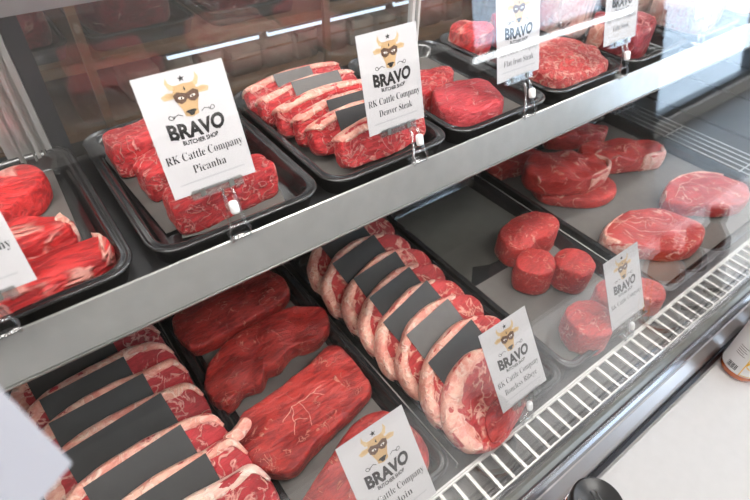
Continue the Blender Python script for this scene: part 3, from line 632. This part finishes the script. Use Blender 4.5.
# ------------------------------------------------------------------ counter and what stands on it
CZ = -.05
b = bmesh.new(); wbox(b, (XL, -.19, -.09), (XR, .092, CZ), .004)
o = obj('counter_ledge', b, M['counter']); tag(o, 'white stone ledge along the front of the display case', 'counter')
def bottle(lab, x, y, sauce, rz=0., cap=True, r=.030, body=.115):
    t = thing('sauce_bottle', lab, 'bottle', T(W(x, y, CZ)) @ Rot(rz, 'Z'), 'sauce bottles on the white ledge')
    b = bmesh.new(); lathe(b, [(.0001, .0), (r*.86, .0), (r*.97, .003), (r, .008), (r, body), (r*.93, body+.012), (r*.62, body+.028), (.0145, body+.038), (.013, body+.048)]); obj('bottle_body', b, M[sauce], t, True)
    b = bmesh.new(); lathe(b, [(.0001, body+.046), (.0165, body+.046), (.0172, body+.049), (.0172, body+.074), (.0155, body+.078), (.0001, body+.078)], 36); obj('cap', b, M['cap'], t, True)
    b = bmesh.new(); n = 40; z0, z1 = .016, body-.012; rr = r+.0004
    ring = lambda z: [(rr*math.cos(a), rr*math.sin(a), z) for a in [math.pi*.12+k*math.pi*1.84/n for k in range(n+1)]]
    loft(b, [ring(z0), ring(z1)], False, False, closed=False); lb = obj('bottle_label', b, M['label'], t, True)
    def patch(a0, a1, za, zb, m, nm):
        bb = bmesh.new(); k = 8; r2 = rr+.0003
        loft(bb, [[(r2*math.cos(R(a0+(a1-a0)*i/k)), r2*math.sin(R(a0+(a1-a0)*i/k)), z) for i in range(k+1)] for z in (za, zb)], False, False, closed=False)
        obj(nm, bb, m, lb, True)
    for k in range(9): patch(-166+k*3.6, -166+k*3.6+(2.2 if k % 3 else 1.2), .022, .036, M['ink'], 'barcode_bar')
    for k in range(5): patch(-166, -136-(k % 2)*6, .060+k*.005, .0612+k*.005, M['grey_ink'], 'text_line')
    patch(-122, -119.5, z0, z1, M['yellow'], 'yellow_stripe'); patch(-119.5, -60, .018, .0195, M['yellow'], 'yellow_stripe')
    bb = bmesh.new(); k = 16
    pts = [(R(-100)+.36*math.cos(2*math.pi*i/k), .050+.013*math.sin(2*math.pi*i/k)) for i in range(k)]
    bb.faces.new([bb.verts.new(((rr+.0004)*math.cos(a), (rr+.0004)*math.sin(a), z)) for a, z in pts]); obj('yellow_mark', bb, M['yellow'], lb)
    return t
bottle('orange sauce bottle with a white label standing on the ledge against the case sill', 1.160, .0495, 'sauce', rz=-46, r=.034, body=.140)
bottle('dark sauce bottle farther along the ledge, seen mostly by its reflection', 1.285, .050, 'dark_sauce')
bottle('dark sauce bottle at the far end of the row on the ledge', 1.40, .052, 'dark_sauce', body=.125)
j = thing('sauce_jar', 'jar with a black moulded lid on the ledge, seen from above', 'jar', T(W(.526, .0505, CZ)) @ Matrix.Scale(1.12, 4))
b = bmesh.new(); lathe(b, [(.0001, 0), (.028, 0), (.032, .004), (.033, .010), (.033, .080), (.030, .092), (.028, .098)]); obj('jar_body', b, M['sauce'], j, True)
b = bmesh.new(); lathe(b, [(.0001, .092), (.0305, .092), (.0315, .094), (.0315, .110), (.030, .1125), (.0285, .1130), (.0275, .1120), (.0001, .1120)], 48); lid = obj('lid', b, M['cap'], j, True)
b = bmesh.new(); tube(b, [(-.0165+.003*math.sin(a), .010+.0065*math.cos(a), .1122) for a in [R(k*20) for k in range(0, 341, 20)]], .0006, 6); tube(b, [(-.0165, .0035, .1122), (-.0155, -.006, .1122), (-.012, -.014, .1122)], .0007, 6)
tube(b, [(-.005, -.016, .1122), (.003, .014, .1122)], .0009, 6); tube(b, [(.001, -.017, .1122), (.009, .012, .1122)], .0009, 6); obj('lid_moulding', b, M['cap_mark'], lid, True)
b = bmesh.new(); n = 30
loft(b, [[(.0334*math.cos(R(k*250/n+40)), .0334*math.sin(R(k*250/n+40)), z) for k in range(n+1)] for z in (.016, .074)], False, False, closed=False); obj('jar_label', b, M['label'], j, True)
# blank card close to the camera
q = thing('blank_card', 'blurred blank white card standing close to the camera at the lower left', 'card', T(W(-.12, -.03, -.05)))

# ------------------------------------------------------------------ wooden rack behind the case
rack = thing('wooden_rack', 'wooden shelf rack behind the rear case doors', 'rack', T(W(1., 1.5, -.9)))
ri = rack.matrix_world.inverted()
def rpart(name, bm, m): bm.transform(ri); return obj(name, bm, m, rack)
for z in (.49, .335, .0, .78):
    b = bmesh.new(); wbox(b, (-.3, 1.3, z-.012), (2.6, 1.75, z+.012), .002); rpart('shelf_board', b, M['wood'])
for x in (.172, .80, 1.45, 2.1):
    b = bmesh.new(); wbox(b, (x, 1.285, -.9), (x+.02, 1.3, 1.2), .001); rpart('post', b, M['wood'])
b = bmesh.new(); wbox(b, (-.3, 1.75, -.9), (2.6, 1.765, 1.2)); rpart('back_panel', b, M['darkwood'])
for x0, x1 in ((.36, .62), (.64, 1.05), (1.08, 1.5), (1.55, 2.0)):
    s = thing('strip_light', 'white strip light under the rear wooden shelf, ' + {.36: 'leftmost of four', .64: 'second of four', 1.08: 'third of four', 1.55: 'rightmost of four'}[x0], 'light', T(W((x0+x1)/2, 1.33, .472)), 'strip lights under the rear shelf')
    b = bmesh.new(); l = (x1-x0)*S/2; box(b, -l, l, -.012, .012, -.004, .004); obj('housing', b, M['alu_dull'], s)
    b = bmesh.new(); tube(b, [(-l+.004, 0, -.010), (l-.004, 0, -.010)], .0065, 10); obj('tube', b, M['tube'], s, True)
random.seed(9); x = .26; k = 0
spots = ['leftmost', 'second from the left', 'third from the left', 'fourth from the left', 'fifth from the left', 'sixth from the left', 'seventh from the left', 'eighth from the left', 'ninth from the left', 'tenth from the left', 'eleventh from the left', 'rightmost']
for k in range(12):
    w = random.uniform(.075, .10); h = random.uniform(.075, .105)
    o = thing('paper_package', 'kraft paper package on the rear rack, %s in its row' % spots[k], 'package', T(W(x+w/2, 1.42, .348)), 'paper packages on the rear rack')
    b = bmesh.new(); box(b, -w/2*S, w/2*S, -.05, .05, 0, h*S, .006); obj('package_body', b, M['kraft'], o, True)
    b = bmesh.new(); box(b, -w/2*S*.96, w/2*S*.96, -.0525, -.0500, h*S*.62, h*S*.68); obj('fold', b, M['wood'], o)
    x += w+.012
for k, (x0, x1, nm) in enumerate(((-.02, .165, 'leftmost'), (.20, .46, 'second from left'), (.49, .75, 'third from left'), (.83, 1.1, 'fourth from left'), (1.13, 1.4, 'rightmost'))):
    tray(x0, x1, 1.32, 1.70, .503, 'dim black tray on the rear wooden rack, ' + nm, 'trays on the rear rack', depth=.03)
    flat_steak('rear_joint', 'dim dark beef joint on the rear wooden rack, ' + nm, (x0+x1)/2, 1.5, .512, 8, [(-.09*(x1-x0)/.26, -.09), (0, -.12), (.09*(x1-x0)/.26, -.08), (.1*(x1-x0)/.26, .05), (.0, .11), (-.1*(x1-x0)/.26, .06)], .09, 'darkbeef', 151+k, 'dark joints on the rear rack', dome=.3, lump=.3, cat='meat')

# ------------------------------------------------------------------ the shop
FZ = 0.0; CEIL = 2.9
rx0, rx1, ry0, ry1 = -3.2, 7.0, -1.5, 2.6
b = bmesh.new(); box(b, rx0, rx1, ry0, ry1, -.1, 0); struct('floor', b, M['floor'])
b = bmesh.new(); box(b, rx0, rx1, ry0, ry1, CEIL, CEIL+.1); struct('ceiling', b, M['ceiling'])
b = bmesh.new(); box(b, rx0-.1, rx1+.1, ry1, ry1+.1, 0, CEIL); struct('wall_back', b, M['plaster'])
b = bmesh.new(); box(b, rx0-.1, rx0, ry0, ry1, 0, CEIL); struct('wall_left', b, M['plaster'])
b = bmesh.new(); box(b, rx1, rx1+.1, ry0, ry1, 0, CEIL); struct('wall_right', b, M['plaster'])
# front wall with shop windows
WIN = [(1.95, 3.2, .95, 2.5), (3.7, 6.8, .10, 2.5)]
b = bmesh.new(); e = [rx0-.1]
for x0, x1, z0, z1 in WIN:
    box(b, e[-1], x0, ry0-.12, ry0, 0, CEIL); box(b, x0, x1, ry0-.12, ry0, 0, z0); box(b, x0, x1, ry0-.12, ry0, z1, CEIL); e.append(x1)
box(b, e[-1], rx1+.1, ry0-.12, ry0, 0, CEIL); struct('wall_front', b, M['dark_paint'])
b = bmesh.new(); box(b, rx0, 1.95, ry0, ry0+.02, 0, 1.05); struct('trim_1', b, M['trim'])
b = bmesh.new(); box(b, 1.95, 3.7, ry0, ry0+.02, 0, .90); struct('trim_2', b, M['trim'])
b = bmesh.new(); box(b, 1.90, 3.25, ry0-.06, ry0+.05, .925, .955, .004); struct('trim_3', b, M['counter'])
for i, (x0, x1, z0, z1) in enumerate(WIN):
    b = bmesh.new(); box(b, x0, x0+.05, ry0-.1, ry0-.03, z0, z1); box(b, x1-.05, x1, ry0-.1, ry0-.03, z0, z1); box(b, x0, x1, ry0-.1, ry0-.03, z0, z0+.05); box(b, x0, x1, ry0-.1, ry0-.03, z1-.05, z1)
    if x1-x0 > 2.4: box(b, (x0+x1)/2-.025, (x0+x1)/2+.025, ry0-.1, ry0-.03, z0, z1)
    w = struct('window_%d' % (i+1), b, M['frame'])
    b = bmesh.new(); box(b, x0+.05, x1-.05, ry0-.068, ry0-.062, z0+.05, z1-.05); obj('window_pane', b, M['sleeve'], w)
b = bmesh.new(); box(b, -20, 30, -30, ry0-.12, -.12, -.02); struct('ground_street', b, M['street'])
bld = thing('street_building', 'pale building across the street outside the shop window', 'building', T((6, -16, 0)))
b = bmesh.new(); box(b, -12, 12, -2, 2, 0, 5.5); obj('facade', b, M['pale_facade'], bld)
for xx in range(-10, 11, 4):
    b = bmesh.new(); box(b, xx-.8, xx+.8, 2, 2.04, .8, 2.6); obj('window', b, M['frame'], bld)
ci = 0
for xx in (-1.4, .9, 3.2, 5.5):
    for yy in (-.85, 1.2):
        t = thing('ceiling_light', 'square ceiling light panel, %s one on the %s side of the case' % (['first', 'second', 'third', 'fourth'][ci//2], 'customer' if yy < 0 else 'staff'), 'light', T((xx, yy, CEIL)), 'ceiling light panels')
        b = bmesh.new(); box(b, -.31, .31, -.31, .31, -.03, 0); obj('frame', b, M['ceiling'], t)
        b = bmesh.new(); box(b, -.29, .29, -.29, .29, -.034, -.03); obj('diffuser', b, M['panel'], t)
        ci += 1
t = thing('strip_light', 'white strip light along the sill of the shop front window', 'light', T((2.55, ry0+.055, .976)))  # added lamp, makes the bright streak reflected in the front glass
b = bmesh.new(); box(b, -.66, .66, -.012, .0, -.021, .02); obj('housing', b, M['ceiling'], t)
b = bmesh.new(); tube(b, [(-.65, .008, 0), (.65, .008, 0)], .015, 12); obj('tube', b, M['bright_tube'], t, True)
# blank card: sheet leaning on a thin clear stand
P0 = W(-.0449, .1840, .7412); eu = (W(-.0542, .2082, .7866)-P0).normalized(); ev = W(-.0592, .171, .7437)-P0; ev = (ev-eu*ev.dot(eu)).normalized(); en = eu.cross(ev)
b = bmesh.new(); rows = []
for sg in (-.0004, .0004): rows.append([b.verts.new(P0+eu*a+ev*c+en*sg) for a, c in ((0, 0), (.115, 0), (.115, .09), (0, .09))])
b.faces.new(rows[0]); b.faces.new(rows[1])
for k in range(4): b.faces.new((rows[0][k], rows[0][(k+1) % 4], rows[1][(k+1) % 4], rows[1][k]))
qi = q.matrix_world.inverted(); b.transform(qi); obj('card_sheet', b, M['blank'], q)
b = bmesh.new(); pc = P0+eu*.08+ev*.07; tube(b, [qi @ (pc-en*.004), qi @ Vector((pc.x-.01, .0, pc.z-.10)), qi @ Vector((pc.x-.01, -.03, Z0-.05*S+.002))], .003, 8); tube(b, [qi @ Vector((pc.x-.045, -.03, Z0-.05*S+.003)), qi @ Vector((pc.x+.03, -.03, Z0-.05*S+.003))], .003, 8); obj('stand', b, M['clear'], q)

# ------------------------------------------------------------------ light, world, camera
w = bpy.data.worlds.new('World'); bpy.context.scene.world = w; w.use_nodes = True
bg = w.node_tree.nodes['Background']; bg.inputs['Color'].default_value = (.62, .80, 1., 1); bg.inputs['Strength'].default_value = 6.
def area(name, loc, sx, sy, power, col=(1, .96, .92), rot=(0, 0, 0)):
    l = bpy.data.lights.new(name, 'AREA'); l.shape = 'RECTANGLE'; l.size = sx; l.size_y = sy; l.energy = power; l.color = col
    o = bpy.data.objects.new(name, l); C.objects.link(o); o.location = loc; o.rotation_euler = rot; return o
area('case_lamp_light', W((XL+XR)/2, .395, 1.248), (XR-XL-.3)*S, .05, 13)
cam = bpy.data.cameras.new('camera'); co = bpy.data.objects.new('camera', cam); C.objects.link(co)
Xr = Vector((0.79977921, -0.59996071, 0.02000905)); Dn = Vector((-0.39514442, -0.55125541, -0.7348322)); Fw = Vector((0.45190054, 0.57979705, -0.67795374))
co.matrix_world = Matrix(((Xr.x, -Dn.x, -Fw.x, 0), (Xr.y, -Dn.y, -Fw.y, 0), (Xr.z, -Dn.z, -Fw.z, Z0+S), (0, 0, 0, 1)))
cam.sensor_width = 36; cam.lens = 523.784*36/750; cam.clip_start = .02; cam.clip_end = 200
cam.dof.use_dof = True; cam.dof.focus_distance = .72; cam.dof.aperture_fstop = 6.3
sc = bpy.context.scene; sc.camera = co
vs = sc.view_settings; sc.display_settings.display_device = 'sRGB'; vs.view_transform = 'Standard'; vs.look = 'None'; vs.gamma = 1; vs.use_curve_mapping = False; vs.exposure = 0.48
